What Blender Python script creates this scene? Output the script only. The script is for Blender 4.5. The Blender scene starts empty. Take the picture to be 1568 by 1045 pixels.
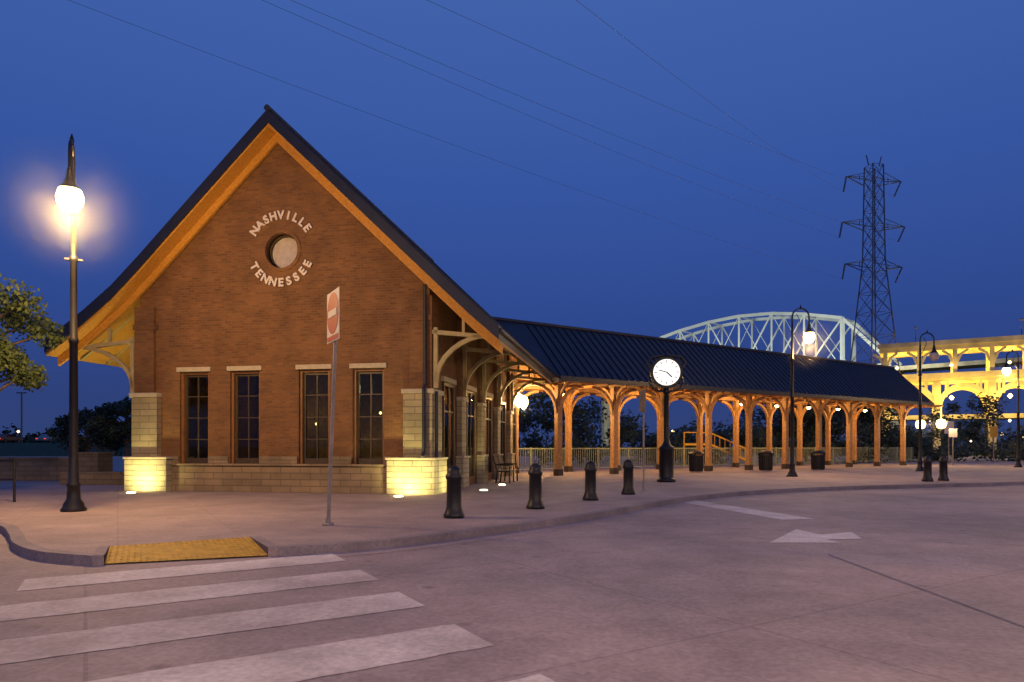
import bpy, bmesh, math, random
from mathutils import Vector, Matrix
random.seed(7)
sc = bpy.context.scene
sc.view_settings.view_transform = 'Standard'
sc.view_settings.look = 'None'
sc.view_settings.exposure = 0

# ------------------------------------------------------------ materials
def newmat(name):
    m = bpy.data.materials.new(name); m.use_nodes = True
    nt = m.node_tree
    return m, nt, nt.nodes['Principled BSDF']
def plain(name, col, rough=0.6, metal=0.0, var=0.25, scale=6.0, bump=0.15, emit=None, es=0.0):
    m, nt, b = newmat(name)
    tc = nt.nodes.new('ShaderNodeTexCoord')
    n = nt.nodes.new('ShaderNodeTexNoise'); n.inputs['Scale'].default_value = scale; n.inputs['Detail'].default_value = 6
    nt.links.new(tc.outputs['Object'], n.inputs['Vector'])
    r = nt.nodes.new('ShaderNodeValToRGB')
    r.color_ramp.elements[0].position = 0.3; r.color_ramp.elements[1].position = 0.7
    r.color_ramp.elements[0].color = tuple(c*(1-var) for c in col)+(1,)
    r.color_ramp.elements[1].color = tuple(min(1, c*(1+var)) for c in col)+(1,)
    nt.links.new(n.outputs['Fac'], r.inputs['Fac'])
    nt.links.new(r.outputs['Color'], b.inputs['Base Color'])
    b.inputs['Roughness'].default_value = rough
    b.inputs['Metallic'].default_value = metal
    if bump:
        bp = nt.nodes.new('ShaderNodeBump'); bp.inputs['Strength'].default_value = bump; bp.inputs['Distance'].default_value = 0.02
        nt.links.new(n.outputs['Fac'], bp.inputs['Height']); nt.links.new(bp.outputs['Normal'], b.inputs['Normal'])
    if emit:
        b.inputs['Emission Color'].default_value = emit+(1,); b.inputs['Emission Strength'].default_value = es
    return m
def bricks(name, c1, c2, mortar, bw, rh, ms, bump=0.4, rough=0.85):
    m, nt, b = newmat(name)
    tc = nt.nodes.new('ShaderNodeTexCoord'); sp = nt.nodes.new('ShaderNodeSeparateXYZ')
    nt.links.new(tc.outputs['Object'], sp.inputs[0])
    ad = nt.nodes.new('ShaderNodeMath'); ad.operation = 'ADD'
    nt.links.new(sp.outputs[0], ad.inputs[0]); nt.links.new(sp.outputs[1], ad.inputs[1])
    cb = nt.nodes.new('ShaderNodeCombineXYZ')
    nt.links.new(ad.outputs[0], cb.inputs[0]); nt.links.new(sp.outputs[2], cb.inputs[1])
    br = nt.nodes.new('ShaderNodeTexBrick')
    br.inputs['Scale'].default_value = 1; br.inputs['Brick Width'].default_value = bw
    br.inputs['Row Height'].default_value = rh; br.inputs['Mortar Size'].default_value = ms
    br.inputs['Color1'].default_value = c1+(1,); br.inputs['Color2'].default_value = c2+(1,); br.inputs['Mortar'].default_value = mortar+(1,)
    br.inputs['Bias'].default_value = -0.1
    nt.links.new(cb.outputs[0], br.inputs['Vector'])
    n = nt.nodes.new('ShaderNodeTexNoise'); n.inputs['Scale'].default_value = 1.3; n.inputs['Detail'].default_value = 8
    nt.links.new(tc.outputs['Object'], n.inputs['Vector'])
    mr = nt.nodes.new('ShaderNodeMapRange'); mr.inputs['From Min'].default_value = .3; mr.inputs['From Max'].default_value = .7
    mr.inputs['To Min'].default_value = .74; mr.inputs['To Max'].default_value = 1.2
    nt.links.new(n.outputs['Fac'], mr.inputs['Value'])
    mx = nt.nodes.new('ShaderNodeMixRGB'); mx.blend_type = 'MULTIPLY'; mx.inputs[0].default_value = 1
    nt.links.new(br.outputs['Color'], mx.inputs[1]); nt.links.new(mr.outputs[0], mx.inputs[2])
    nt.links.new(mx.outputs[0], b.inputs['Base Color'])
    bp = nt.nodes.new('ShaderNodeBump'); bp.inputs['Strength'].default_value = bump; bp.inputs['Distance'].default_value = .01; bp.invert = True
    nt.links.new(br.outputs['Fac'], bp.inputs['Height']); nt.links.new(bp.outputs['Normal'], b.inputs['Normal'])
    b.inputs['Roughness'].default_value = rough
    return m
def paving(name, col, stain, joint=None, jw=0.012, rot=0.0, rough=0.8, jc=.62):
    m, nt, b = newmat(name)
    tc = nt.nodes.new('ShaderNodeTexCoord')
    n1 = nt.nodes.new('ShaderNodeTexNoise'); n1.inputs['Scale'].default_value = .28; n1.inputs['Detail'].default_value = 9; n1.inputs['Roughness'].default_value = .62
    n2 = nt.nodes.new('ShaderNodeTexNoise'); n2.inputs['Scale'].default_value = 22; n2.inputs['Detail'].default_value = 6
    n3 = nt.nodes.new('ShaderNodeTexNoise'); n3.inputs['Scale'].default_value = 1.7; n3.inputs['Detail'].default_value = 10; n3.inputs['Roughness'].default_value = .7
    for n in (n1, n2, n3): nt.links.new(tc.outputs['Object'], n.inputs['Vector'])
    r = nt.nodes.new('ShaderNodeValToRGB')
    r.color_ramp.elements[0].position = .38; r.color_ramp.elements[0].color = stain+(1,)
    r.color_ramp.elements[1].position = .58; r.color_ramp.elements[1].color = col+(1,)
    nt.links.new(n1.outputs['Fac'], r.inputs['Fac'])
    def mul(a, fac, lo, hi, f0=.3, f1=.7):
        mr = nt.nodes.new('ShaderNodeMapRange'); mr.inputs['From Min'].default_value = f0; mr.inputs['From Max'].default_value = f1
        mr.inputs['To Min'].default_value = lo; mr.inputs['To Max'].default_value = hi
        nt.links.new(fac, mr.inputs['Value'])
        mx = nt.nodes.new('ShaderNodeMixRGB'); mx.blend_type = 'MULTIPLY'; mx.inputs[0].default_value = 1
        nt.links.new(a, mx.inputs[1]); nt.links.new(mr.outputs[0], mx.inputs[2]); return mx.outputs[0]
    c = mul(r.outputs['Color'], n2.outputs['Fac'], .82, 1.16)
    c = mul(c, n3.outputs['Fac'], .78, 1.14)
    vo = nt.nodes.new('ShaderNodeTexVoronoi'); vo.inputs['Scale'].default_value = 1.1
    nt.links.new(tc.outputs['Object'], vo.inputs['Vector'])
    c = mul(c, vo.outputs['Distance'], .62, 1.0, .03, .10)
    if joint:
        mp = nt.nodes.new('ShaderNodeMapping'); mp.inputs['Rotation'].default_value = (0, 0, rot)
        nt.links.new(tc.outputs['Object'], mp.inputs['Vector'])
        br = nt.nodes.new('ShaderNodeTexBrick'); br.offset = 0
        br.inputs['Scale'].default_value = 1; br.inputs['Brick Width'].default_value = joint[0]; br.inputs['Row Height'].default_value = joint[1]
        br.inputs['Mortar Size'].default_value = jw; br.inputs['Mortar Smooth'].default_value = .3
        br.inputs['Color1'].default_value = (1, 1, 1, 1); br.inputs['Color2'].default_value = (.88, .89, .92, 1); br.inputs['Mortar'].default_value = (jc, jc, jc*1.06, 1)
        nt.links.new(mp.outputs[0], br.inputs['Vector'])
        mx = nt.nodes.new('ShaderNodeMixRGB'); mx.blend_type = 'MULTIPLY'; mx.inputs[0].default_value = 1
        nt.links.new(c, mx.inputs[1]); nt.links.new(br.outputs['Color'], mx.inputs[2]); c = mx.outputs[0]
    nt.links.new(c, b.inputs['Base Color'])
    bp = nt.nodes.new('ShaderNodeBump'); bp.inputs['Strength'].default_value = .3; bp.inputs['Distance'].default_value = .01
    nt.links.new(n2.outputs['Fac'], bp.inputs['Height']); nt.links.new(bp.outputs['Normal'], b.inputs['Normal'])
    b.inputs['Roughness'].default_value = rough
    return m
def glow(name, col, s):
    m, nt, b = newmat(name)
    b.inputs['Base Color'].default_value = col+(1,)
    b.inputs['Emission Color'].default_value = col+(1,); b.inputs['Emission Strength'].default_value = s
    return m
def glassmat(name):
    m, nt, b = newmat(name)
    out = nt.nodes['Material Output']
    gl = nt.nodes.new('ShaderNodeBsdfGlossy'); gl.inputs['Roughness'].default_value = .03; gl.inputs['Color'].default_value = (.8, .8, .75, 1)
    tr = nt.nodes.new('ShaderNodeBsdfTransparent'); tr.inputs['Color'].default_value = (.72, .74, .62, 1)
    fr = nt.nodes.new('ShaderNodeFresnel'); fr.inputs['IOR'].default_value = 1.55
    n = nt.nodes.new('ShaderNodeTexNoise'); n.inputs['Scale'].default_value = 2.0
    bp = nt.nodes.new('ShaderNodeBump'); bp.inputs['Strength'].default_value = .08
    tc = nt.nodes.new('ShaderNodeTexCoord'); nt.links.new(tc.outputs['Object'], n.inputs['Vector'])
    nt.links.new(n.outputs['Fac'], bp.inputs['Height']); nt.links.new(bp.outputs['Normal'], gl.inputs['Normal'])
    mx = nt.nodes.new('ShaderNodeMixShader')
    nt.links.new(fr.outputs[0], mx.inputs[0]); nt.links.new(tr.outputs[0], mx.inputs[1]); nt.links.new(gl.outputs[0], mx.inputs[2])
    nt.links.new(mx.outputs[0], out.inputs['Surface'])
    return m
def leafmat(name, c1, c2):
    m, nt, b = newmat(name)
    tc = nt.nodes.new('ShaderNodeTexCoord'); n = nt.nodes.new('ShaderNodeTexNoise'); n.inputs['Scale'].default_value = 1.6; n.inputs['Detail'].default_value = 8
    nt.links.new(tc.outputs['Object'], n.inputs['Vector'])
    r = nt.nodes.new('ShaderNodeValToRGB'); r.color_ramp.elements[0].position = .35; r.color_ramp.elements[1].position = .65
    r.color_ramp.elements[0].color = c1+(1,); r.color_ramp.elements[1].color = c2+(1,)
    nt.links.new(n.outputs['Fac'], r.inputs['Fac']); nt.links.new(r.outputs[0], b.inputs['Base Color'])
    b.inputs['Roughness'].default_value = .7
    return m
def halomat(name, dens):
    # thin scattering volume added around a lantern to imitate bloom
    m = bpy.data.materials.new(name); m.use_nodes = True; nt = m.node_tree
    nt.nodes.remove(nt.nodes['Principled BSDF']); out = nt.nodes['Material Output']
    tc = nt.nodes.new('ShaderNodeTexCoord')
    ln = nt.nodes.new('ShaderNodeVectorMath'); ln.operation = 'LENGTH'; nt.links.new(tc.outputs['Object'], ln.inputs[0])
    mr = nt.nodes.new('ShaderNodeMapRange'); mr.inputs['From Min'].default_value = 0; mr.inputs['From Max'].default_value = 1
    mr.inputs['To Min'].default_value = 1; mr.inputs['To Max'].default_value = 0
    nt.links.new(ln.outputs['Value'], mr.inputs['Value'])
    pw = nt.nodes.new('ShaderNodeMath'); pw.operation = 'POWER'; pw.inputs[1].default_value = 2.2; nt.links.new(mr.outputs[0], pw.inputs[0])
    ml = nt.nodes.new('ShaderNodeMath'); ml.operation = 'MULTIPLY'; ml.inputs[1].default_value = dens; nt.links.new(pw.outputs[0], ml.inputs[0])
    vs = nt.nodes.new('ShaderNodeVolumeScatter'); nt.links.new(ml.outputs[0], vs.inputs['Density'])
    nt.links.new(vs.outputs[0], out.inputs['Volume'])
    return m

M_road = paving('road_concrete', (.35, .27, .265), (.235, .19, .20), joint=(4.6, 3.7), jw=.016, rot=math.radians(-32), jc=.76)
M_walk = paving('sidewalk_concrete', (.35, .268, .258), (.25, .19, .19), joint=(1.6, 1.6), jw=.012, rot=math.radians(-30), jc=.78)
M_kerb = paving('kerb_concrete', (.25, .205, .22), (.16, .135, .16))
M_paint = paving('worn_white_paint', (.62, .55, .53), (.36, .30, .30))
M_yel = plain('tactile_yellow', (.44, .25, .02), .7, var=.25, scale=9)
M_brick = bricks('red_brick', (.185, .078, .024), (.125, .048, .015), (.14, .085, .04), .22, .075, .01)
M_stone = bricks('limestone_ashlar', (.31, .25, .15), (.23, .185, .11), (.155, .125, .08), .62, .19, .012, bump=.7)
M_plinth = bricks('plinth_limestone', (.38, .33, .22), (.30, .26, .17), (.2, .17, .11), .55, .16, .012, bump=.9)
M_cap = plain('stone_cap', (.40, .34, .24), .8, scale=10, var=.12)
M_roof = plain('roof_metal', (.024, .028, .046), .45, .5, var=.15, scale=2, bump=.03)
M_fascia = plain('dark_fascia', (.020, .024, .036), .5, .2, var=.1)
M_wood = plain('soffit_wood', (.46, .22, .03), .6, var=.18, scale=14)
M_cream = plain('cream_wood', (.34, .27, .13), .6, var=.1)
M_timber = plain('canopy_timber', (.40, .20, .07), .6, var=.3, scale=9)
M_iron = plain('black_iron', (.014, .013, .015), .45, .3, var=.1, bump=.05)
M_bronze = plain('bronze_frame', (.06, .04, .025), .5, .2, var=.2)
M_jamb = plain('stained_wood_jamb', (.20, .085, .025), .5, var=.2)
M_galv = plain('galvanised_steel', (.24, .21, .20), .6, .3, var=.2)
M_rail = plain('painted_railing', (.30, .33, .22), .6, .1, var=.2)
M_white = plain('white_paint', (.50, .46, .45), .6, var=.1)
M_letter = plain('pale_letter_metal', (.60, .52, .46), .5, var=.05)
M_grey = plain('frosted_disc', (.42, .37, .36), .35, var=.15)
M_red = plain('sign_red', (.32, .025, .02), .5, var=.1)
M_glass = glassmat('window_glass')
M_dark = plain('interior_wall', (.22, .15, .08), .8)
M_green = plain('interior_green_panel', (.16, .22, .12), .7)
M_globe = glow('sodium_globe', (1.0, .66, .24), 22)
M_globe2 = glow('warm_globe', (1.0, .70, .26), 7)
M_clock = glow('clock_face_lit', (1.0, .98, .88), 1.15)
M_up = glow('uplight_lens', (1.0, .93, .55), 8)
M_bark = plain('bark', (.12, .085, .06), .9, scale=12)
M_leafA = leafmat('leaves_near', (.03, .05, .012), (.10, .14, .03))
M_leafB = leafmat('leaves_dark', (.012, .021, .010), (.045, .065, .028))
M_grass = plain('grass_bank', (.035, .05, .02), .9, scale=3)
M_steel = plain('white_bridge_steel', (.50, .55, .54), .5, var=.08, scale=.3)
M_pyl = plain('pylon_steel', (.20, .18, .19), .6, .2, var=.15)
M_wire = plain('aluminium_conductor', (.20, .22, .30), .6, .1, var=.1, bump=0)
M_viad = plain('viaduct_concrete', (.52, .46, .30), .8, var=.35, scale=.35)
M_yst = plain('yellow_steel', (.65, .36, .03), .5, var=.1)
M_halo = halomat('bloom_halo', .05)

# ------------------------------------------------------------ mesh builder
class MB:
    def __init__(s): s.v = []; s.f = []
    def box(s, x0, x1, y0, y1, z0, z1):
        b = len(s.v)
        s.v += [(x0,y0,z0),(x1,y0,z0),(x1,y1,z0),(x0,y1,z0),(x0,y0,z1),(x1,y0,z1),(x1,y1,z1),(x0,y1,z1)]
        s.f += [tuple(b+i for i in q) for q in ((3,2,1,0),(4,5,6,7),(0,1,5,4),(1,2,6,5),(2,3,7,6),(3,0,4,7))]
        return s
    def prism(s, a, b2):
        b = len(s.v); n = len(a); s.v += [tuple(p) for p in a]+[tuple(p) for p in b2]
        s.f.append(tuple(b+i for i in range(n))[::-1]); s.f.append(tuple(b+n+i for i in range(n)))
        for i in range(n): j = (i+1) % n; s.f.append((b+i, b+j, b+n+j, b+n+i))
        return s
    def quad(s, *p):
        b = len(s.v); s.v += [tuple(q) for q in p]; s.f.append(tuple(range(b, b+len(p)))); return s
    def tube(s, pts, r, n=8, rot=0.0):
        pts = [Vector(p) for p in pts]; rs = r if isinstance(r, (list, tuple)) else [r]*len(pts)
        b = len(s.v); up = None
        for i, p in enumerate(pts):
            d = (pts[min(i+1, len(pts)-1)]-pts[max(i-1, 0)]).normalized()
            if up is None:
                up = Vector((0, 0, 1)) if abs(d.z) < .9 else Vector((0, 1, 0))
            a = d.cross(up).normalized(); up = a.cross(d).normalized()
            for k in range(n):
                t = 2*math.pi*(k+.5)/n+rot
                q = p+(a*math.cos(t)+up*math.sin(t))*rs[i]
                s.v.append(tuple(q))
        for i in range(len(pts)-1):
            for k in range(n):
                k2 = (k+1) % n
                s.f.append((b+i*n+k, b+i*n+k2, b+(i+1)*n+k2, b+(i+1)*n+k))
        s.f.append(tuple(b+k for k in range(n))); s.f.append(tuple(b+(len(pts)-1)*n+k for k in range(n)))
        return s
    def lathe(s, prof, cx=0, cy=0, n=20):
        b = len(s.v)
        for r, z in prof:
            for k in range(n):
                t = 2*math.pi*k/n; s.v.append((cx+r*math.cos(t), cy+r*math.sin(t), z))
        for i in range(len(prof)-1):
            for k in range(n):
                k2 = (k+1) % n; s.f.append((b+i*n+k, b+i*n+k2, b+(i+1)*n+k2, b+(i+1)*n+k))
        s.f.append(tuple(b+k for k in range(n))); s.f.append(tuple(b+(len(prof)-1)*n+k for k in range(n)))
        return s
    def obj(s, name, mat, parent=None, loc=(0, 0, 0), smooth=False, rz=0.0, recalc=True, bevel=0):
        me = bpy.data.meshes.new(name); me.from_pydata(s.v, [], s.f)
        if recalc:
            bm = bmesh.new(); bm.from_mesh(me); bmesh.ops.recalc_face_normals(bm, faces=bm.faces); bm.to_mesh(me); bm.free()
        me.materials.append(mat)
        if smooth:
            for p in me.polygons: p.use_smooth = len(p.vertices) <= 4
        o = bpy.data.objects.new(name, me); sc.collection.objects.link(o)
        o.location = loc; o.rotation_euler = (0, 0, rz)
        if parent: o.parent = parent
        if bevel:
            md = o.modifiers.new('bevel', 'BEVEL'); md.width = bevel; md.segments = 2; md.limit_method = 'ANGLE'
        return o
def root(name, loc, rz=0.0):
    e = bpy.data.objects.new(name, None); e.location = loc; e.rotation_euler = (0, 0, rz); e.empty_display_size = .3
    sc.collection.objects.link(e); return e
def light(name, kind, loc, power, col, parent=None, rad=.1, target=None, cone=100, blend=1.0):
    l = bpy.data.lights.new(name, kind); l.energy = power; l.color = col; l.shadow_soft_size = rad
    o = bpy.data.objects.new(name, l); sc.collection.objects.link(o); o.location = loc
    if kind == 'SPOT': l.spot_size = math.radians(cone); l.spot_blend = blend
    if target is not None:
        o.rotation_euler = (Vector(target)-Vector(loc)).to_track_quat('-Z', 'Y').to_euler()
    if parent: o.parent = parent
    return o
def halo(R, loc, parent):
    m = MB(); prof = [(max(.001, math.sin(k*math.pi/16)), -math.cos(k*math.pi/16)) for k in range(17)]
    o = m.lathe(prof, n=28).obj('lamp_bloom_halo', M_halo, parent, loc); o.scale = (R, R, R)  # scattering ball added round a lamp, stands in for its bloom
SOD = (1.0, .58, .20)
SODP = (1.0, .66, .38)
WARM = (1.0, .68, .32)

# ------------------------------------------------------------ world / sky
w = bpy.data.worlds.new("World"); sc.world = w; w.use_nodes = True
nt = w.node_tree; bg = nt.nodes['Background']
tc = nt.nodes.new('ShaderNodeTexCoord'); sp = nt.nodes.new('ShaderNodeSeparateXYZ'); nt.links.new(tc.outputs['Generated'], sp.inputs[0])
rp = nt.nodes.new('ShaderNodeValToRGB'); cr = rp.color_ramp
cr.elements[0].position = 0; cr.elements[0].color = (.030, .052, .165, 1)
cr.elements[1].position = 1; cr.elements[1].color = (.045, .11, .36, 1)
for p, c in ((.06, (.027, .052, .19)), (.18, (.028, .066, .27)), (.35, (.036, .090, .35)), (.55, (.052, .122, .40))):
    e = cr.elements.new(p); e.color = c+(1,)
nt.links.new(sp.outputs[2], rp.inputs['Fac'])
sky = nt.nodes.new('ShaderNodeTexSky'); sky.sky_type = 'NISHITA'; sky.sun_disc = False
sky.sun_elevation = math.radians(-4); sky.sun_rotation = math.radians(200)
sc1 = nt.nodes.new('ShaderNodeMixRGB'); sc1.blend_type = 'ADD'; sc1.inputs[0].default_value = .05
nt.links.new(rp.outputs[0], sc1.inputs[1]); nt.links.new(sky.outputs[0], sc1.inputs[2])
nt.links.new(sc1.outputs[0], bg.inputs['Color']); bg.inputs['Strength'].default_value = 1.0
sun = bpy.data.lights.new('dusk_afterglow', 'SUN'); sun.energy = .04; sun.angle = math.radians(20); sun.color = (1, .8, .7)
so = bpy.data.objects.new('dusk_afterglow', sun); sc.collection.objects.link(so); so.rotation_euler = (math.radians(65), 0, math.radians(-20))

# ------------------------------------------------------------ camera
cam = bpy.data.cameras.new('camera'); co = bpy.data.objects.new('camera', cam); sc.collection.objects.link(co)
co.location = (0, 0, 1.35); co.rotation_euler = (math.radians(90), 0, 0)
cam.lens = 24; cam.sensor_width = 36; cam.shift_y = .103; cam.clip_end = 4000
sc.camera = co

# ------------------------------------------------------------ ground, road, sidewalk
ZR = -.12
MB().quad((-1500, -1500, -.16), (1500, -1500, -.16), (1500, 1500, -.16), (-1500, 1500, -.16)).obj('ground', M_grass)
MB().quad((-70, -40, ZR), (160, -40, ZR), (160, 95, ZR), (-70, 95, ZR)).obj('road', M_road)
def catmull(P, n=5):
    out = []
    for i in range(len(P)-1):
        p0, p1, p2, p3 = [Vector(P[max(0, min(len(P)-1, j))]) for j in (i-1, i, i+1, i+2)]
        for k in range(n):
            t = k/n
            q = .5*((2*p1)+(p2-p0)*t+(2*p0-5*p1+4*p2-p3)*t*t+(3*p1-p0-3*p2+p3)*t**3); out.append((q.x, q.y))
    return out+[tuple(P[-1])]
kL = catmull([(-70, 24), (-30, 18.5), (-16, 15.3), (-11.5, 13.6), (-9.0, 11.9), (-7.8, 10.6), (-7.0, 9.6), (-6.1, 8.8), (-5.17, 8.42)])
kR = catmull([(-3.13, 9.15), (-2.1, 9.65), (-.87, 10.8), (.8, 12.7), (2.2, 14.6), (3.5, 16.6), (5.2, 18.8),
        (7.4, 20.8), (11.4, 23.1), (19.6, 26.2), (32, 32), (48, 42), (70, 58), (90, 75)])
kerb = kL+[(-5.05, 8.45), (-5.45, 9.25), (-3.92, 10.2), (-3.25, 9.1)]+kR
poly = kerb+[(90, 94), (-69, 94)]
MB().prism([(x, y, -.15) for x, y in poly], [(x, y, 0) for x, y in poly]).obj('sidewalk', M_walk)
kb = MB()
def strip(mb, pts, w, z0, z1):
    L = []
    for i, p in enumerate(pts):
        a = Vector(pts[max(i-1, 0)]); b = Vector(pts[min(i+1, len(pts)-1)]); d = (b-a).normalized(); n = Vector((-d.y, d.x))
        q = Vector(p); L.append((q-n*.015, q+n*w))
    for i in range(len(pts)-1):
        (o0, i0), (o1, i1) = L[i], L[i+1]
        mb.prism([(o0.x,o0.y,z0),(o1.x,o1.y,z0),(i1.x,i1.y,z0),(i0.x,i0.y,z0)], [(o0.x,o0.y,z1),(o1.x,o1.y,z1),(i1.x,i1.y,z1),(i0.x,i0.y,z1)])
strip(kb, kL, .16, -.15, .006); strip(kb, kR, .16, -.15, .006)
kb.obj('kerb', M_kerb)
gp = MB()
gl = kR
for i in range(len(gl)-1):
    a, b = Vector(gl[i]), Vector(gl[i+1])
    def nrm(j):
        p, q = Vector(gl[max(j-1, 0)]), Vector(gl[min(j+1, len(gl)-1)]); d = (q-p).normalized(); return Vector((d.y, -d.x))
    n0, n1 = nrm(i), nrm(i+1)
    gp.quad((a.x, a.y, ZR+.004), (a.x+n0.x*.4, a.y+n0.y*.4, ZR+.004), (b.x+n1.x*.4, b.y+n1.y*.4, ZR+.004), (b.x, b.y, ZR+.004))
M_gut = paving('gutter_concrete', (.32, .25, .26), (.22, .175, .19))
gp.obj('gutter', M_gut, recalc=False)
rt = root('tactile_kerb_ramp', (0, 0, 0))
ra, rb, rc, rd = Vector((-5.45, 9.25, 0)), Vector((-3.92, 10.2, 0)), Vector((-3.25, 9.1, -.1)), Vector((-5.05, 8.45, -.1))
MB().quad(ra, rb, rc, rd).obj('ramp_plate', M_yel, rt, recalc=False)
dm = MB()
for i in range(26):
    for j in range(9):
        u, v = (i+.5)/26, (j+.5)/9
        p = ra.lerp(rb, u).lerp(rd.lerp(rc, u), v)
        dm.lathe([(.018, p.z-.01), (.016, p.z+.006), (.01, p.z+.008)], p.x, p.y, 6)
dm.obj('domes', M_yel, rt)
MB().prism([(-5.05, 8.45, -.15), (-5.45, 9.25, -.15), (-5.57, 9.2, -.15), (-5.17, 8.4, -.15)], [(-5.05, 8.45, .008), (-5.45, 9.25, .008), (-5.57, 9.2, .008), (-5.17, 8.4, .008)]) \
    .prism([(-3.25, 9.1, -.15), (-3.92, 10.2, -.15), (-3.8, 10.27, -.15), (-3.13, 9.17, -.15)], [(-3.25, 9.1, .008), (-3.92, 10.2, .008), (-3.8, 10.27, .008), (-3.13, 9.17, .008)]).obj('ramp_kerbs', M_kerb, rt)
K = 1.089  # road surface lies 0.12 m under the walk
cw = MB()
d = Vector((.845, .535)); wv = Vector((.32, -.56))
for i in range(7):
    A = Vector((-2.27+.61*i, 8.6-1.14*i))*K; B = A-d*3.15*K; W = wv*K
    z = ZR+.005
    n = 24; e1 = []; e2 = []
    for k in range(n+1):
        p = A.lerp(B, k/n); j1, j2 = random.uniform(-.014, .014), random.uniform(-.014, .014)
        e1.append((p.x+W.x*j1, p.y+W.y*j1, z)); e2.append((p.x+W.x*(1+j2), p.y+W.y*(1+j2), z))
    for k in range(n): cw.quad(e1[k], e1[k+1], e2[k+1], e2[k])
cw.obj('crosswalk_marking', M_paint, recalc=False)
def flat(name, pts, mat, z=ZR+.005):
    MB().quad(*[(x*K, y*K, z) for x, y in pts]).obj(name, mat, recalc=False)
flat('lane_line_marking', [(4.0, 17.0), (4.54, 17.2), (5.64, 12.7), (4.95, 12.5)], M_paint)
flat('arrow_marking', [(3.6, 9.55), (4.62, 11.1), (4.72, 10.45), (5.35, 10.75), (5.1, 9.95), (4.55, 9.9), (4.6, 9.55)], M_paint)
M_joint = paving('joint_sealant', (.22, .18, .22), (.16, .14, .18))
flat('road_joint', [(3.93, 8.5), (3.965, 8.5), (3.82, 4.2), (3.785, 4.2)], M_joint)

# ------------------------------------------------------------ station building
B = root('brick_station_building', (-6.86, 20.11, 0), math.radians(-10))
prof = [(0, 10.98), (4.2, 6.94), (5.1, 6.12), (6.04, 5.42), (6.7, 4.98), (7.36, 4.58)]
profR = [(0, 10.98), (4.2, 6.94), (5.1, 6.08), (5.9, 5.32), (6.72, 4.60)]
def rz(x):
    P = profR if x > 0 else prof
    x = abs(x)
    for (a, za), (b, zb) in zip(P, P[1:]):
        if x <= b: return za+(zb-za)*(x-a)/(b-a)
    return P[-1][1]
full = [(-x, z) for x, z in prof[::-1]]+profR[1:]
def shell(top, bot, y0, y1, inset=0):
    m = MB()
    for (x0, z0), (x1, z1) in zip(full, full[1:]):
        m.prism([(x0, y0, z0+bot), (x1, y0, z1+bot), (x1, y0, z1+top), (x0, y0, z0+top)],
                [(x0, y1, z0+bot), (x1, y1, z1+bot), (x1, y1, z1+top), (x0, y1, z0+top)])
    return m
shell(0, -.38, -.65, 15.6).obj('roof', M_roof, B)
rr = MB()
for k in range(41):
    y = -.6+k*.4
    for (x0, z0), (x1, z1) in zip(full, full[1:]):
        rr.prism([(x0, y-.015, z0-.02), (x1, y-.015, z1-.02), (x1, y-.015, z1+.05), (x0, y-.015, z0+.05)],
                 [(x0, y+.015, z0-.02), (x1, y+.015, z1-.02), (x1, y+.015, z1+.05), (x0, y+.015, z0+.05)])
rr.obj('roof_seams', M_roof, B)
MB().tube([(0, -.7, 11.0), (0, 15.6, 11.0)], .09, 8).obj('ridge_cap', M_fascia, B)
shell(-.383, -.46, -.6, 15.5).obj('soffit', M_wood, B)
rk = MB()
for (x0, z0), (x1, z1) in zip(full, full[1:]):
    rk.prism([(x0, -.16, z0-.72), (x1, -.16, z1-.72), (x1, -.16, z1-.463), (x0, -.16, z0-.463)],
             [(x0, -.06, z0-.72), (x1, -.06, z1-.72), (x1, -.06, z1-.463), (x0, -.06, z0-.463)])
rk.obj('bargeboard', M_wood, B)
sj = MB()
for k in range(14):
    y = .6+k*1.1
    for a, b in (((-7.2, rz(-7.2)-.52), (-4.62, rz(-4.62)-.52)), ((4.62, rz(4.62)-.52), (6.6, rz(6.6)-.52))): sj.tube([(a[0], y, a[1]), (b[0], y, b[1])], .06, 4)
sj.obj('rafters', M_cream, B)
wins = [-2.77, -1.1, 1.1, 2.77]; WW = .48; WZ0, WZ1 = .84, 3.6
gp_ = [(-4.6, 0), (4.6, 0), (4.6, rz(4.6)-.47), (4.2, rz(4.2)-.47), (0, rz(0)-.47), (-4.2, rz(-4.2)-.47), (-4.6, rz(-4.6)-.47)]
wall = MB().prism([(x, 0, z) for x, z in gp_], [(x, .42, z) for x, z in gp_]).obj('front_wall', M_brick, B)
cut = MB()
for x in wins: cut.box(x-WW, x+WW, -.5, 1, WZ0, WZ1)
cc = [(.08+.56*math.cos(a*math.pi/24), 7.12+.56*math.sin(a*math.pi/24)) for a in range(48)]
cut.prism([(x, -.5, z) for x, z in cc], [(x, 1, z) for x, z in cc])
cuto = cut.obj('cutter', M_brick, B)
bpy.context.view_layer.update()
md = wall.modifiers.new('b', 'BOOLEAN'); md.object = cuto; md.operation = 'DIFFERENCE'; md.solver = 'EXACT'
dg = bpy.context.evaluated_depsgraph_get()
nm = bpy.data.meshes.new_from_object(wall.evaluated_get(dg)); wall.modifiers.clear(); wall.data = nm
bpy.data.objects.remove(cuto)
def ring(ro, ri, y0, y1, cx, cz, n=40):
    m = MB()
    for k in range(n):
        a, b = 2*math.pi*k/n, 2*math.pi*(k+1)/n
        P = lambda r, t, y: (cx+r*math.cos(t), y, cz+r*math.sin(t))
        m.prism([P(ri, a, y0), P(ro, a, y0), P(ro, b, y0), P(ri, b, y0)], [P(ri, a, y1), P(ro, a, y1), P(ro, b, y1), P(ri, b, y1)])
    return m
ring(.62, .515, -.03, .12, .08, 7.12).obj('round_window_brick_surround', M_brick, B)
ring(.515, .47, .24, .36, .08, 7.12).obj('round_window_frame', M_bronze, B)
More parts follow.
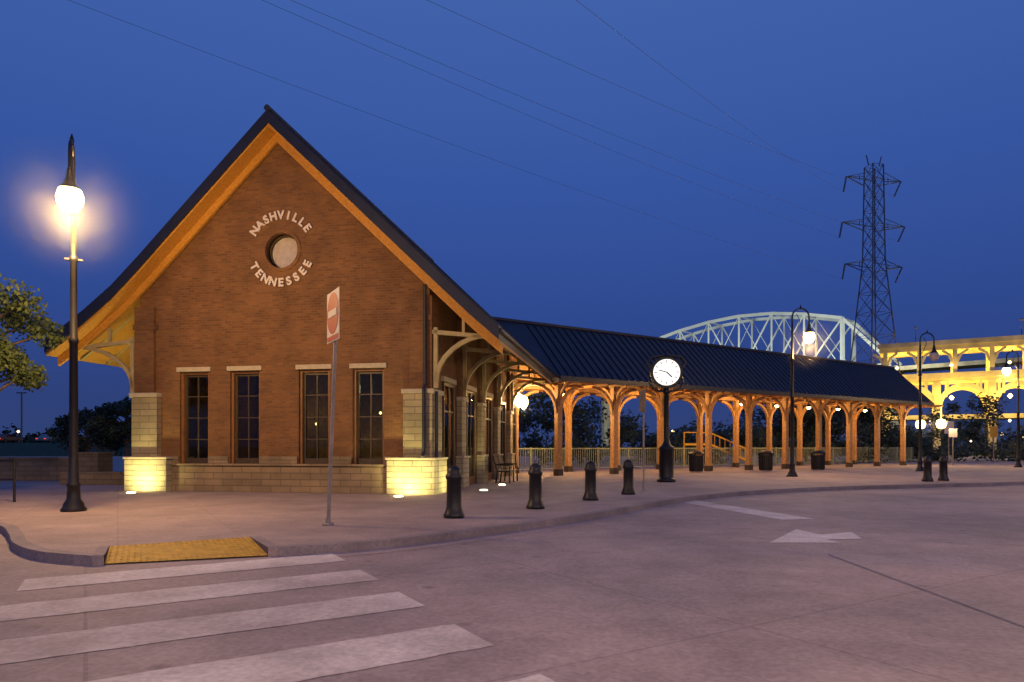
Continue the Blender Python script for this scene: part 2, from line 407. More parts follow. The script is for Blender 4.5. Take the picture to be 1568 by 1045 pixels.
cc = [(.08+.5*math.cos(a*math.pi/20), 7.12+.5*math.sin(a*math.pi/20)) for a in range(40)]
MB().prism([(x, .32, z) for x, z in cc], [(x, .35, z) for x, z in cc]).obj('round_window_pane', M_grey, B)
def arctext(txt, R, a0, a1, flip, name):
    vs, fs = [], []
    for i, ch in enumerate(txt):
        cu = bpy.data.curves.new('t', 'FONT'); cu.body = ch; cu.size = .33; cu.extrude = .02; cu.offset = .014; cu.align_x = 'CENTER'; cu.align_y = 'CENTER'
        o = bpy.data.objects.new('t', cu); sc.collection.objects.link(o); bpy.context.view_layer.update()
        me = bpy.data.meshes.new_from_object(o.evaluated_get(bpy.context.evaluated_depsgraph_get()))
        t = math.radians(a0+(a1-a0)*i/(len(txt)-1))
        cx, cz = .08+R*math.sin(t), 7.12+(R*math.cos(t) if not flip else -R*math.cos(t))
        ro = -t if not flip else t
        b = len(vs)
        for v in me.vertices:
            x, z = v.co.x, v.co.y
            vs.append((cx+x*math.cos(ro)-z*math.sin(ro), -.04-v.co.z, cz+x*math.sin(ro)+z*math.cos(ro)))
        for p in me.polygons: fs.append(tuple(b+k for k in p.vertices))
        bpy.data.objects.remove(o)
    m = MB(); m.v, m.f = vs, fs; m.obj(name, M_letter, B)
arctext('NASHVILLE', 1.02, -54, 54, False, 'nashville_lettering')
arctext('TENNESSEE', .96, -62, 62, True, 'tennessee_lettering')
M_base = bricks('base_course_stone', (.23, .165, .10), (.17, .125, .075), (.12, .09, .06), .62, .19, .012, bump=.7)
st = MB(); st.box(-3.44, 3.44, -.10, -.002, 0, .78).obj('stone_base', M_base, B)
cp = MB(); cp.box(-3.44, 3.44, -.16, .10, .782, .84)
for a, b in ((-3.44, -3.27), (-2.27, -1.62), (-.6, .6), (1.62, 2.27), (3.27, 3.44)): cp.box(a, b, -.07, -.002, .842, 1.06)
cp.obj('sills', M_base, B, bevel=.01)
cp = MB()
for x in wins: cp.box(x-.56, x+.56, -.06, .1, 3.603, 3.74)
cp.obj('lintels', M_cap, B, bevel=.01)
pi = MB(); pc = MB(); pb = MB(); pl = MB()
for sgn in (-1, 1):
    def bx(m, a, b, *r): m.box(min(a*sgn, b*sgn), max(a*sgn, b*sgn), *r)
    bx(pl, 3.45, 4.86, -.36, .9, 0, .97); bx(pc, 3.42, 4.89, -.39, .93, .972, 1.04)
    bx(pi, 3.88, 4.74, -.2, .8, 1.042, 2.84); bx(pc, 3.84, 4.79, -.25, .85, 2.842, 2.97)
    bx(pb, 4.05, 4.70, -.12, .7, 2.972, 5.6)
    bx(pb, 3.98, 4.72, -.16, .72, 4.9, 5.05)
    for y in (3.3, 6.3, 9.3, 12.3):
        bx(pl, 4.602, 4.86, y-.4, y+.4, 0, .97); bx(pc, 4.603, 4.89, y-.43, y+.43, .972, 1.04)
        bx(pi, 4.602, 4.78, y-.3, y+.3, 1.042, 2.84); bx(pc, 4.603, 4.83, y-.34, y+.34, 2.842, 2.97)
        bx(pb, 4.602, 4.72, y-.25, y+.25, 2.972, 5.6)
pi.obj('stone_piers', M_stone, B, bevel=.012); pl.obj('pier_plinths', M_plinth, B, bevel=.015); pc.obj('pier_caps', M_cap, B, bevel=.012); pb.obj('brick_pilasters', M_brick, B)
sw = MB()
for sgn in (-1, 1):
    x0, x1 = sorted((4.25*sgn, 4.6*sgn))
    sw.box(x0, x1, .422, 14.59, 0, 5.9)
sw.prism([(x, 14.6, z) for x, z in gp_], [(x, 15, z) for x, z in gp_])
sw.obj('side_walls', M_brick, B)
MB().box(-4.2, 4.2, .45, 14.55, .01, .05).box(-4.2, 4.2, 6, 6.1, .05, 4.49).box(-4.2, 4.2, .45, 14.5, 4.5, 4.6).obj('interior_floor_and_partition', M_dark, B)
MB().box(2.5, 4.1, 3.6, 3.7, .06, 3.4).box(2.6, 2.72, 2.4, 2.5, .06, 3.4).obj('interior_panel', M_green, B)
fr = MB(); gs = MB(); jb = MB()
for x in wins:
    y0, y1 = .18, .27
    jb.box(x-.479, x-.41, .08, y1, WZ0+.001, WZ1-.001).box(x+.41, x+.479, .08, y1, WZ0+.001, WZ1-.001)
    jb.box(x-.41, x+.41, .1, y1, WZ1-.07, WZ1-.002)
    fr.box(x-.409, x-.35, y0, y1, WZ0, WZ1-.072).box(x+.35, x+.409, y0, y1, WZ0, WZ1-.072)
    fr.box(x-.35, x+.35, y0, y1, WZ0, WZ0+.16).box(x-.35, x+.35, y0, y1, WZ1-.14, WZ1-.072)
    fr.box(x-.018, x+.018, y0+.02, y1-.01, WZ0+.16, WZ1-.14)
    for z in (1.55, 2.2, 2.85): fr.box(x-.35, x-.02, y0+.02, y1-.01, z, z+.03).box(x+.02, x+.35, y0+.02, y1-.01, z, z+.03)
    gs.box(x-.35, x+.35, .225, .235, WZ0+.16, WZ1-.14)
for y in (1.9, 4.8, 7.8, 10.8, 13.6):
    fr.box(4.602, 4.66, y-.62, y-.54, .3, 3.3).box(4.602, 4.66, y+.54, y+.62, .3, 3.3).box(4.602, 4.66, y-.54, y+.54, 3.2, 3.3).box(4.602, 4.65, y-.02, y+.02, .3, 3.2).box(4.602, 4.64, y-.54, y+.54, 2.4, 2.45)
    gs.box(4.605, 4.615, y-.54, y+.54, .3, 3.2)
fr.obj('window_frames', M_bronze, B); gs.obj('window_glass', M_glass, B); jb.obj('window_jambs', M_jamb, B)
MB().box(4.603, 4.70, 1.15, 2.65, 3.32, 3.46).box(4.603, 4.70, 4.05, 5.55, 3.32, 3.46).box(4.603, 4.70, 7.05, 8.55, 3.32, 3.46).obj('side_lintels', M_cap, B)
light('interior_lamp', 'POINT', (3.4, 2.2, 3.2), 22, (.85, 1, .55), B, .2); light('interior_lamp', 'POINT', (-2.0, 4.9, 2.6), 16, SOD, B, .2); light('interior_lamp', 'POINT', (.8, 5.0, 1.6), 12, SOD, B, .2)
MB().box(-2.9, -1.9, 5.4, 5.9, .06, 1.1).box(.8, 2.2, 4.6, 5.2, .06, .95).box(-1.6, -1.5, 3.0, 4.4, .06, 2.6).obj('interior_counter', M_cream, B)
ilg = MB()
for x, y, z in ((-2.35, 5.3, 1.5), (-.75, 5.6, 1.25), (-1.5, 5.5, 2.2), (1.0, 5.6, 2.6), (1.5, 5.4, 2.1), (3.3, 3.2, 3.2), (-3.2, 5.7, 2.5)): ilg.lathe([(.02, z-.05), (.06, z), (.02, z+.05)], x, y, 8)
ilg.obj('interior_lamp_globes', M_globe2, B)
bk = MB()
for sgn in (-1, 1):
    ex = 6.6 if sgn > 0 else 7.15
    for y in (-.05, 3.3, 6.3, 9.3, 12.3):
        pts = []
        for k in range(9):
            t = k/8*math.pi/2
            pts.append((sgn*(4.80+(ex-5.0)*(1-math.cos(t))), y, 3.15+1.3*math.sin(t)))
        bk.tube(pts, .08, 4)
        bk.tube([(sgn*4.7, y, 4.58), (sgn*ex, y, 4.36)], .08, 4)
        bk.tube([(sgn*4.80, y, 3.0), (sgn*4.80, y, 4.7)], .08, 4)
        bk.tube([(sgn*5.6, y, 4.5), (sgn*5.6, y, 5.0)], .055, 4)
bk.obj('eave_brackets', M_cream, B)
MB().tube([(4.82, -.05, .1), (4.82, -.05, 2.9)], .05, 8).tube([(4.52, -.42, 1.06), (4.52, -.30, 1.2), (4.52, -.30, 2.95), (4.52, -.2, 3.1), (4.52, -.2, 5.9)], .05, 8).tube([(6.74, -.6, 4.47), (6.74, 12.0, 4.47)], .08, 6).tube([(-7.38, -.6, 4.45), (-7.38, 15.5, 4.45)], .08, 6).obj('gutter_and_downspout', M_fascia, B)
up = MB()
for x, y in ((-4.1, -1.0), (4.05, -1.05), (5.75, 1.9), (5.75, 4.9)):
    up.lathe([(.12, .0), (.12, .02), (.09, .03)], x, y, 16)
up.obj('uplight_lenses', M_up, B)
UPC = (1.0, .86, .32)
light('uplight', 'SPOT', (-4.1, -.98, .09), 210, UPC, B, .08, (-4.15, -.3, .62), 140)
light('uplight', 'SPOT', (4.05, -1.03, .09), 270, UPC, B, .08, (4.15, -.3, .62), 140)
light('uplight', 'SPOT', (5.6, .6, .09), 120, UPC, B, .08, (4.86, .3, .8), 140)
light('uplight', 'SPOT', (5.75, 4.9, .09), 150, UPC, B, .08, (4.7, 4.9, 2.5), 125)
light('uplight', 'SPOT', (-5.9, .5, .1), 480, UPC, B, .15, (-6.2, .5, 4.6), 110)
sn = MB(); sb = MB()
for y in (12.9, 14.4):
    sn.lathe([(.02, 3.15), (.17, 3.3), (.22, 3.5), (.18, 3.75), (.03, 3.85)], 5.0, y, 14)
    sb.tube([(4.6, y, 3.95), (5.0, y, 3.98), (5.0, y, 3.85)], .03, 6)
    light('sconce_lamp', 'POINT', (5.3, y, 3.5), 230, WARM, B, .15)
sn.obj('sconce_globes', M_globe2, B, smooth=True); sb.obj('sconce_arms', M_iron, B)
halo(1.1, (5.1, 13.4, 3.5), B)

# ------------------------------------------------------------ platform canopy
C = root('platform_canopy', (2.12, 30.4, 0), math.radians(33.7))
LEN = 34.0; EZ = 4.5; RZ = 7.28; HW = 2.8
def slab(y0, z0, y1, z1, xa0, xa1, xb0, th, mb, up=0):
    mb.prism([(xa0, y0, z0-th+up), (xa1, y0, z0-th+up), (xa1, y1, z1-th+up), (xb0, y1, z1-th+up)],
             [(xa0, y0, z0+up), (xa1, y0, z0+up), (xa1, y1, z1+up), (xb0, y1, z1+up)])
m = MB(); slab(0, EZ, HW, RZ, 0, LEN, -2.6, .14, m); slab(2*HW, EZ, HW, RZ, 0, LEN, -2.6, .14, m); m.obj('roof', M_roof, C)
m = MB(); slab(.05, EZ-.145, HW, RZ-.145, .1, LEN-.1, -2.5, .06, m); slab(2*HW-.05, EZ-.145, HW, RZ-.145, .1, LEN-.1, -2.5, .06, m); m.obj('soffit_boards', M_timber, C)
m = MB()
x = .1
while x < LEN:
    m.prism([(x-.02, 0, EZ), (x+.02, 0, EZ), (x+.02, 0, EZ+.06), (x-.02, 0, EZ+.06)], [(x-.02, HW, RZ), (x+.02, HW, RZ), (x+.02, HW, RZ+.06), (x-.02, HW, RZ+.06)]); x += .45
m.tube([(-2.6, HW, RZ+.03), (LEN, HW, RZ+.03)], .09, 6)
m.obj('roof_seams', M_roof, C)
m = MB(); m.box(0, LEN, -.06, -.002, EZ-.22, EZ-.02); m.box(0, LEN, 2*HW+.002, 2*HW+.06, EZ-.22, EZ-.02); m.obj('fascia', M_fascia, C)
tm = MB(); bs = MB()
N = 10; SP = 3.45
for row in (1.0, 4.6):
    for i in range(N):
        x = .7+SP*i
        tm.box(x-.13, x+.13, row-.13, row+.13, .3, 4.3)
        bs.box(x-.17, x+.17, row-.17, row+.17, 0, .3)
        for sg in (-1, 1):
            pts = [(x+sg*(.1+1.35*(1-math.cos(k/7*math.pi/2))), row, 2.9+1.3*math.sin(k/7*math.pi/2)) for k in range(8)]
            tm.tube(pts, .10, 4)
            ydir = sg
            pts = [(x, row+ydir*(.1+.8*(1-math.cos(k/6*math.pi/2))), 3.2+1.05*math.sin(k/6*math.pi/2)) for k in range(7)]
            tm.tube(pts, .08, 4)
    tm.box(-.2, LEN-.3, row-.1, row+.1, 4.302, 4.52) if row > 4 else tm.box(-.2, LEN-.3, row-.1, row+.1, 4.302, 4.55)
for i in range(N):
    x = .7+SP*i
    tm.box(x-.07, x+.07, .1, 5.5, 4.36, 4.5)
    tm.tube([(x, 2.8, 4.5), (x, 2.8, 6.8)], .09, 4)
k = .3
while k < LEN:
    tm.box(k-.04, k+.04, -.0, .9, 4.2, 4.33); k += .86
tm.obj('timber_frame', M_timber, C); bs.obj('column_bases', M_bronze, C, bevel=.02)
lf = MB(); lg = MB()
for i in range(N-1):
    x = .7+SP*(i+.5)
    lf.lathe([(.16, 3.98), (.14, 4.1), (.05, 4.2), (.02, 4.36)], x, 2.8, 12); lg.lathe([(.05, 3.86), (.11, 3.9), (.12, 3.98)], x, 2.8, 12)
    if i % 2 == 0: light('canopy_lamp', 'POINT', (x, 2.8, 3.7), 380 if i == 0 else 310, (1.0, .60, .20), C, .15)
lf.obj('lantern_caps', M_iron, C); lg.obj('lantern_glass', M_globe, C)
eg = MB()
for x, y in ((33.4, .6), (33.4, -.8)):
    eg.lathe([(.05, 2.6), (.26, 2.7), (.33, 2.95), (.26, 3.2), (.05, 3.3)], x, y, 14)
    eg.tube([(x, y, 3.3), (x, y, 4.3)], .02, 5)
    light('end_lamp', 'POINT', (x+.0, y-.6, 3.0), 140, WARM, C, .2)
eg.obj('end_globes', M_globe2, C, smooth=True)
MB().box(33.3, 33.5, -.9, 1.0, 4.15, 4.29).obj('end_globe_arm', M_timber, C)
halo(1.6, (33.4, -.3, 3.0), C)
en = MB()
en.tube([(-.1, 0, 4.3), (-.1, 5.6, 4.3)], .12, 4).tube([(-.1, .05, 4.25), (-2.5, 2.7, 6.85)], .11, 4)
en.obj('end_truss', M_cream, C)

F = root('platform_fence', (2.12, 30.4, 0), math.radians(33.7))
m = MB()
x = -2
while x < 44:
    m.box(x-.014, x+.014, 6.2, 6.228, .1, 1.2); x += .16
x = -2
while x < 44:
    m.box(x-.04, x+.04, 6.16, 6.24, 0, 1.3); x += 2.4
m.box(-2, 44, 6.18, 6.25, 1.2, 1.27); m.box(-2, 44, 6.18, 6.25, .1, .14)
m.obj('railing', M_rail, F)

# ------------------------------------------------------------ street furniture
def bollard(x, y):
    r = root('bollard', (x, y, 0))
    MB().lathe([(.20, 0), (.20, .06), (.175, .1), (.16, .16), (.145, .2), (.135, .72), (.16, .75), (.16, .8), (.135, .83), (.135, .87), (.11, .94), (.05, .98), (.01, .99)], n=20).obj('post', M_iron, r, smooth=True)
for p in ((-1.10, 12.95), (.51, 14.85), (1.98, 17.2), (3.29, 19.3), (16.07, 26.4), (17.0, 26.9)): bollard(*p)

def street_lamp(x, y, ang, lit=True, power=1100, H=7.6, halo_r=1.6, col=SOD):
    r = root('street_lamp', (x, y, 0), ang)
    MB().lathe([(.24, 0), (.24, .05), (.20, .09), (.19, .16), (.13, .25), (.115, .5), (.13, .52), (.13, .57), (.10, .6), (.085, 1.2), (.075, 3.5), (.09, 3.52), (.09, 3.6), (.07, 3.63), (.06, 5.2), (.085, 5.22), (.085, 5.3), (.055, 5.33), (.045, 6.9)], n=16).obj('post', M_iron, r, smooth=True)
    h = MB(); a = .38
    pts = [(0, 0, 6.9)]+[(a-a*math.cos(k/10*math.pi), 0, H-a-.05+a*math.sin(k/10*math.pi)) for k in range(11)]+[(2*a, 0, 6.85)]
    h.tube(pts, .035, 8)
    h.tube([(0, 0, 6.3), (.2, 0, 6.6), (.35, 0, 7.0), (.2, 0, 7.3)], .018, 6)
    h.lathe([(.03, H-.08), (.05, H-.02), (.01, H+.12)], a, 0, 8)
    h.lathe([(.19, 6.46), (.17, 6.50), (.10, 6.6), (.07, 6.72), (.05, 6.88), (.02, 6.9)], 2*a, 0, 16)
    h.tube([(0, -.16, 5.25), (0, .16, 5.25)], .03, 6)
    h.obj('shepherd_hook', M_iron, r)
    MB().lathe([(.02, 6.00), (.14, 6.05), (.22, 6.17), (.245, 6.30), (.2, 6.455)], 2*a, 0, 16).obj('lantern_globe', M_globe if lit else M_grey, r, smooth=True)
    if lit:
        light('lamp', 'POINT', (2*a, 0, 5.86), power, col, r, .25)
        if halo_r: halo(halo_r, (2*a, 0, 6.12), r)
street_lamp(-9.15, 14.25, math.radians(-62), True, 2000)
street_lamp(12.6, 30.7, 0, True, 1200, H=7.6)
street_lamp(22.3, 37.3, 0, False)
street_lamp(33.0, 44.5, math.radians(180), True, 900)
# unseen street lamps added out of frame to light paving and facade
street_lamp(11.0, 1.5, math.radians(120), True, 1800, halo_r=0, col=SODP)
street_lamp(-4.5, -4.0, math.radians(40), True, 1400, halo_r=0, col=SODP)
street_lamp(4.0, -4.5, math.radians(90), True, 1800, halo_r=0, col=SODP)
street_lamp(24.0, 15.0, math.radians(160), True, 1700, halo_r=0, col=SODP)
street_lamp(50, 60, 0, True, 1200, halo_r=0)

r = root('street_clock', (5.9, 26.1, 0), math.radians(-8))
MB().lathe([(.36, 0), (.36, .1), (.3, .14), (.28, .2), (.27, 1.2), (.3, 1.24), (.3, 1.32), (.2, 1.38), (.14, 1.5), (.11, 1.6), (.10, 3.35), (.14, 3.4), (.14, 3.5), (.08, 3.6)], n=20).obj('post', M_iron, r, smooth=True)
def disc(R, y0, y1, cz, mb, n=40):
    c = [(R*math.cos(2*math.pi*k/n), cz+R*math.sin(2*math.pi*k/n)) for k in range(n)]
    mb.prism([(x, y0, z) for x, z in c], [(x, y1, z) for x, z in c])
m = MB(); disc(.60, -.16, .16, 4.17, m)
m.lathe([(.12, 4.74), (.16, 4.80), (.06, 4.88), (.03, 5.0), (.01, 5.08)], n=12)
for sg in (-1, 1):
    m.tube([(sg*.1, 0, 3.45), (sg*.45, 0, 3.52), (sg*.64, 0, 3.78), (sg*.58, 0, 4.0)], .035, 6)
    m.tube([(sg*.54, 0, 4.3), (sg*.72, 0, 4.55), (sg*.55, 0, 4.76), (sg*.1, 0, 4.84)], .05, 6)
m.obj('case', M_iron, r, smooth=False)
m = MB(); disc(.50, -.185, -.165, 4.17, m); m.obj('dial', M_clock, r)
m = MB()
for k in range(12):
    t = k*math.pi/6; a, b = .36, .46
    m.tube([(a*math.sin(t), -.192, 4.17+a*math.cos(t)), (b*math.sin(t), -.192, 4.17+b*math.cos(t))], .02, 4)
m.tube([(0, -.20, 4.17), (.2, -.20, 3.98)], .03, 4); m.tube([(0, -.20, 4.17), (-.30, -.20, 4.26)], .022, 4)
m.obj('hands_and_ticks', M_iron, r)

r = root('do_not_enter_sign', (-3.14, 11.66, 0), 0)
MB().tube([(0, 0, 0), (.155, 0, 3.95)], .032, 8).lathe([(.1, 0), (.1, .03), (.05, .05), (.04, .12)], n=12).tube([(-.02, 0, .04), (.09, -.03, .02)], .03, 6).obj('post', M_galv, r)
s2 = bpy.data.objects.new('sign_head', None); sc.collection.objects.link(s2); s2.parent = r; s2.location = (.14, 0, 0); s2.rotation_euler = (0, 0, math.radians(-60))
MB().box(-.375, .375, -.06, -.05, 3.14, 4.0).obj('plate', M_white, s2, bevel=.003)
m = MB(); disc(.35, -.066, -.062, 3.62, m); m.box(-.34, .34, -.066, -.062, 3.16, 3.24); m.obj('red_disc', M_red, s2)
MB().box(-.26, .26, -.074, -.070, 3.56, 3.68).obj('white_bar', M_white, s2)
r = root('parking_sign', (4.0, 20.75, 0), math.radians(-75))
MB().tube([(0, 0, 0), (0, 0, 3.1)], .03, 8).lathe([(.08, 0), (.07, .04), (.04, .06)], n=10).obj('post', M_galv, r)
MB().box(-.22, .22, -.045, -.035, 2.4, 3.05).obj('plate', M_galv, r)

def bin_(x, y):
    r = root('litter_bin', (x, y, 0)); m = MB()
    for k in range(22):
        t = 2*math.pi*k/22; c, s_ = math.cos(t), math.sin(t)
        m.tube([(.33*c, .33*s_, .06), (.35*c, .35*s_, .55), (.35*c, .35*s_, .88), (.39*c, .39*s_, .98)], .024, 4)
    m.lathe([(.31, .04), (.32, .5), (.32, .86)], n=16); m.lathe([(.41, .95), (.41, 1.0), (.3, 1.08), (.15, 1.13)], n=20)
    m.obj('slatted_drum', M_iron, r)
for p in ((9.6, 35.6), (13.9, 37.4), (17.3, 38.6)): bin_(*p)
r = root('park_bench', (-.15, 26.0, 0), math.radians(80))
m = MB()
for k in range(6): m.box(-.9, .9, -.25+k*.09, -.18+k*.09, .43, .46)
for k in range(6): m.box(-.9, .9, .27+k*.02, .30+k*.02, .5+k*.08, .56+k*.08)
for x in (-.85, 0, .85):
    m.tube([(x, -.22, 0), (x, -.2, .43), (x, .25, .43), (x, .42, 1.0)], .03, 6); m.tube([(x, .3, 0), (x, .25, .43)], .03, 6)
    m.tube([(x, -.22, .43), (x, -.2, .66), (x, .3, .68)], .025, 6)
m.obj('slats_and_frame', M_iron, r)
def road_sign(x, y, h, w_, hh, mat, ang=0):
    r = root('traffic_sign', (x, y, 0), ang)
    MB().tube([(0, 0, 0), (0, 0, h)], .04, 6).obj('post', M_galv, r)
    MB().box(-w_/2, w_/2, -.06, -.045, h-hh, h).obj('plate', mat, r, bevel=.01)
road_sign(35.5, 55.5, 3.4, .9, 1.0, M_white, .2); road_sign(39.5, 56, 3.0, .7, .9, M_yst, .1); road_sign(31.0, 48, 2.6, .5, .6, M_white, -.4)

# ------------------------------------------------------------ left side: low walls, railing
r = root('low_stone_wall', (0, 0, 0))
MB().box(-36, -17.3, 27.0, 27.4, 0, .85).box(-17.2, -16.2, 26.7, 27.7, 0, 1.05).box(-15.9, -12.2, 24.0, 24.4, 0, .45).obj('stone', M_base, r)
MB().box(-36, -17.3, 26.95, 27.45, .853, .93).box(-17.25, -16.15, 26.65, 27.75, 1.053, 1.13).obj('coping', M_base, r)
r = root('metal_railing', (0, 0, 0)); m = MB()
for i in range(9):
    x = -12.1-i*1.2; m.tube([(x, 16.6+i*.3, 0), (x, 16.6+i*.3, 1.0)], .03, 6)
m.tube([(-12.1, 16.6, 1.0), (-21.7, 19.0, 1.0)], .03, 6).tube([(-12.1, 16.6, .55), (-21.7, 19.0, .55)], .02, 6)
m.obj('rails', M_iron, r)

# ------------------------------------------------------------ trees
def leaf_cloud(mb, clumps, n, size):
    for _ in range(n):
        c, rr_ = random.choice(clumps)
        v = Vector((random.gauss(0, 1), random.gauss(0, 1), random.gauss(0, .8)))
        v = v.normalized()*rr_*random.random()**.45
        p = Vector(c)+v; a = Vector((random.gauss(0, 1), random.gauss(0, 1), random.gauss(0, 1))).normalized()
        b = a.orthogonal().normalized(); s_ = size*random.uniform(.6, 1.4)
        q = a*s_; t = b*s_*.55
        mb.quad(p-q, p+t, p+q, p-t)
def tree(name, x, y, h, cr_, n, size, mat, z0=0, trunk=.13, low=.38):
    r = root(name, (x, y, z0)); m = MB(); cl = []
    ch = h*(low-.02)
    m.tube([(0, 0, 0), (.05, 0, ch*.5), (-.03, .05, ch), (.05, 0, h*.8)], [trunk, trunk*.8, trunk*.65, trunk*.2], 8)
    for k in range(15):
        a = k*2.4; z = h*(low+(.88-low)*k/15); R = cr_*(1-.5*abs(k/15-.35))*random.uniform(.6, 1)
        e = (R*math.cos(a), R*math.sin(a), z+h*.1*random.uniform(.2, 1.2))
        m.tube([(0, 0, z-.2), (e[0]*.5, e[1]*.5, (z+e[2])/2), e], [trunk*.4, trunk*.25, trunk*.08], 5)
        cl.append((e, cr_*random.uniform(.18, .34))); cl.append(((e[0]*.6, e[1]*.6, e[2]+.1*h*random.random()), cr_*random.uniform(.18, .32)))
    m.obj('trunk_and_limbs', M_bark, r)
    lm = MB(); leaf_cloud(lm, cl, n, size); lm.obj('foliage', mat, r, recalc=False)
tree('street_tree', -13.7, 17.6, 5.3, 1.85, 8500, .06, M_leafA, low=.50)
tree('ornamental_tree', -17.2, 30.5, 3.6, 1.5, 6000, .07, M_leafB, 0, .1)
tree('ornamental_tree', -15.4, 30.0, 3.2, 1.3, 5000, .07, M_leafB, 0, .1)
tree('ornamental_tree', -19.6, 31.5, 3.0, 1.5, 5000, .07, M_leafB, 0, .1)
tree('platform_tree', 31.5, 62, 7.5, 3.5, 6000, .16, M_leafB)
tree('platform_tree', 25.0, 58, 6.2, 3.0, 6000, .15, M_leafB)
m = MB(); cl = []
for i in range(230):
    u = random.random(); x = -12+62*u; y = 47+random.uniform(0, 8)+.30*max(x, 0)
    top = 3.6+1.4*math.sin(x*.35)+.9*math.sin(x*.9+1)
    cl.append(((x, y, random.uniform(.3, max(1, top))), random.uniform(.6, 1.5)))
leaf_cloud(m, cl, 34000, .17); m.obj('riverside_trees', M_leafB, recalc=False)
m = MB(); cl = []
for i in range(300):
    x = random.uniform(-190, -40); y = random.uniform(150, 175)
    cl.append(((x, y, random.uniform(.5, 4.2+1.6*math.sin(x*.13)+1.0*math.sin(x*.4))), random.uniform(1.5, 3)))
leaf_cloud(m, cl, 22000, .6); m.obj('distant_trees', M_leafB, recalc=False)
m = MB(); cl = []
for i in range(240):
    x = random.uniform(60, 330); y = random.uniform(180, 220)
    cl.append(((x, y, random.uniform(.5, 6+2*math.sin(x*.08)+1.5*math.sin(x*.21))), random.uniform(2, 4)))
leaf_cloud(m, cl, 16000, .8); m.obj('far_bank_trees', M_leafB, recalc=False)

hp = [(-140, 95), (-60, 95), (-52, 100), (-52, 140), (-140, 140)]
MB().prism([(x, y, -.15) for x, y in hp], [(x*1.0, y+6 if y < 110 else y, 1.9) for x, y in hp]).obj('hill', M_grass)
M_tail = glow('tail_red', (1, .08, .03), 1.5)
def car(x, y, rzz, col, z0=1.9):
    r = root('parked_car', (x, y, z0), rzz)
    pr = [(-2.2, .35), (-2.15, .8), (-1.4, .92), (-.8, 1.4), (.7, 1.42), (1.35, .98), (2.1, .85), (2.2, .4)]
    MB().prism([(a, -.85, b) for a, b in pr], [(a, .85, b) for a, b in pr]).obj('body', plain('car_paint', col, .3, .3), r, bevel=.06)
    gw = [(-1.2, .97), (-.75, 1.34), (.65, 1.36), (1.15, 1.0)]
    MB().prism([(a, -.862, b) for a, b in gw], [(a, .862, b) for a, b in gw]).obj('windows', M_glass, r)
    m = MB()
    for wx in (-1.35, 1.35):
        for s_ in (-1, 1): m.tube([(wx, s_*.7, .32), (wx, s_*.9, .32)], .32, 14)
    m.obj('wheels', M_iron, r)
    MB().box(-2.23, -2.19, -.75, -.5, .62, .72).box(-2.23, -2.19, .5, .75, .62, .72).obj('tail_lights', M_tail, r)
for i, c in enumerate([(.3, .3, .32), (.05, .06, .1), (.12, .03, .03), (.2, .2, .2), (.1, .1, .1), (.12, .13, .15)]):
    car(-92+i*6.2, 106+i*.8, math.radians(80+i*4), c)
r = root('flood_light_pole', (-79, 110, 1.9)); MB().tube([(0, 0, 0), (0, 0, 8)], .12, 6).box(-.8, .8, -.1, .1, 8, 8.2).obj('mast', M_pyl, r)

r = root('yellow_access_stair', (13.3, 46.0, 0), math.radians(20)); m = MB()
m.tube([(0, 0, 2.3), (3.0, 0, 1.2)], .06, 4).tube([(0, 0, 1.5), (3.0, 0, .4)], .10, 4)
for k in range(8): m.tube([(k*.42, 0, 2.3-k*.155), (k*.42, 0, 1.5-k*.155)], .025, 4)
m.box(-2, 0, -.08, .08, 1.42, 1.56).box(-2, 0, -.04, .04, 2.25, 2.32)
for k in range(3): m.tube([(-k, 0, 0), (-k, 0, 2.3)], .05, 4)
m.tube([(3.0, 0, 0), (3.0, 0, 1.3)], .05, 4)
m.obj('steelwork', M_yst, r)
light('stair_light', 'POINT', (1, -3, 4.5), 90, WARM, r, .2)  # point light beside the stair, no fixture modelled

# ------------------------------------------------------------ lattice pylon
r = root('lattice_pylon', (79.5, 150, 0), math.radians(12)); m = MB()
def hw(z):
    if z > 42: return 1.3+(64-z)*.012
    return 1.56+(42-z)*.078
zs = [0, 7, 14, 20, 25.5, 30.5, 35, 39, 42.5, 46, 49.5, 53, 56.5, 60, 63]
for (a, b) in zip(zs, zs[1:]):
    ha, hb = hw(a), hw(b)
    ca = [(-ha, -ha), (ha, -ha), (ha, ha), (-ha, ha)]; cb_ = [(-hb, -hb), (hb, -hb), (hb, hb), (-hb, hb)]
    for i in range(4):
        j = (i+1) % 4
        m.tube([(*ca[i], a), (*cb_[i], b)], .14, 4)
        m.tube([(*ca[i], a), (*cb_[j], b)], .06, 4); m.tube([(*ca[j], a), (*cb_[i], b)], .06, 4); m.tube([(*cb_[i], b), (*cb_[j], b)], .06, 4)
arms = []
for z, L in ((58.5, 6.9), (48.5, 7.9), (39.5, 7.2)):
    for sg in (-1, 1):
        tip = (sg*L, 0, z+1.6)
        for yy in (-1.4, 1.4):
            m.tube([(sg*1.4, yy, z+.6), tip], .11, 4); m.tube([(sg*1.4, yy, z+2.6), tip], .08, 4)
        m.tube([(sg*3.6, 0, z+1.0), (sg*3.6, 0, z+2.2)], .07, 4)
        m.tube([tip, (tip[0]-.5*sg-1.2, 0, z-1.8)], .18, 6)
        arms.append((tip[0]-.5*sg-1.2, z-1.8))
for sg in (-1, 1): m.tube([(sg*1.3, 0, 63), (sg*1.9, 0, 65.2)], .12, 4)
m.obj('lattice', M_pyl, r)
wr = root('power_lines', (0, 0, 0)); m = MB()
cz, sz = math.cos(math.radians(12)), math.sin(math.radians(12))
ends = [(7.2, 60), (-4.8, 60), (-19.2, 60), (-16.6, 60), (-35.8, 60)]
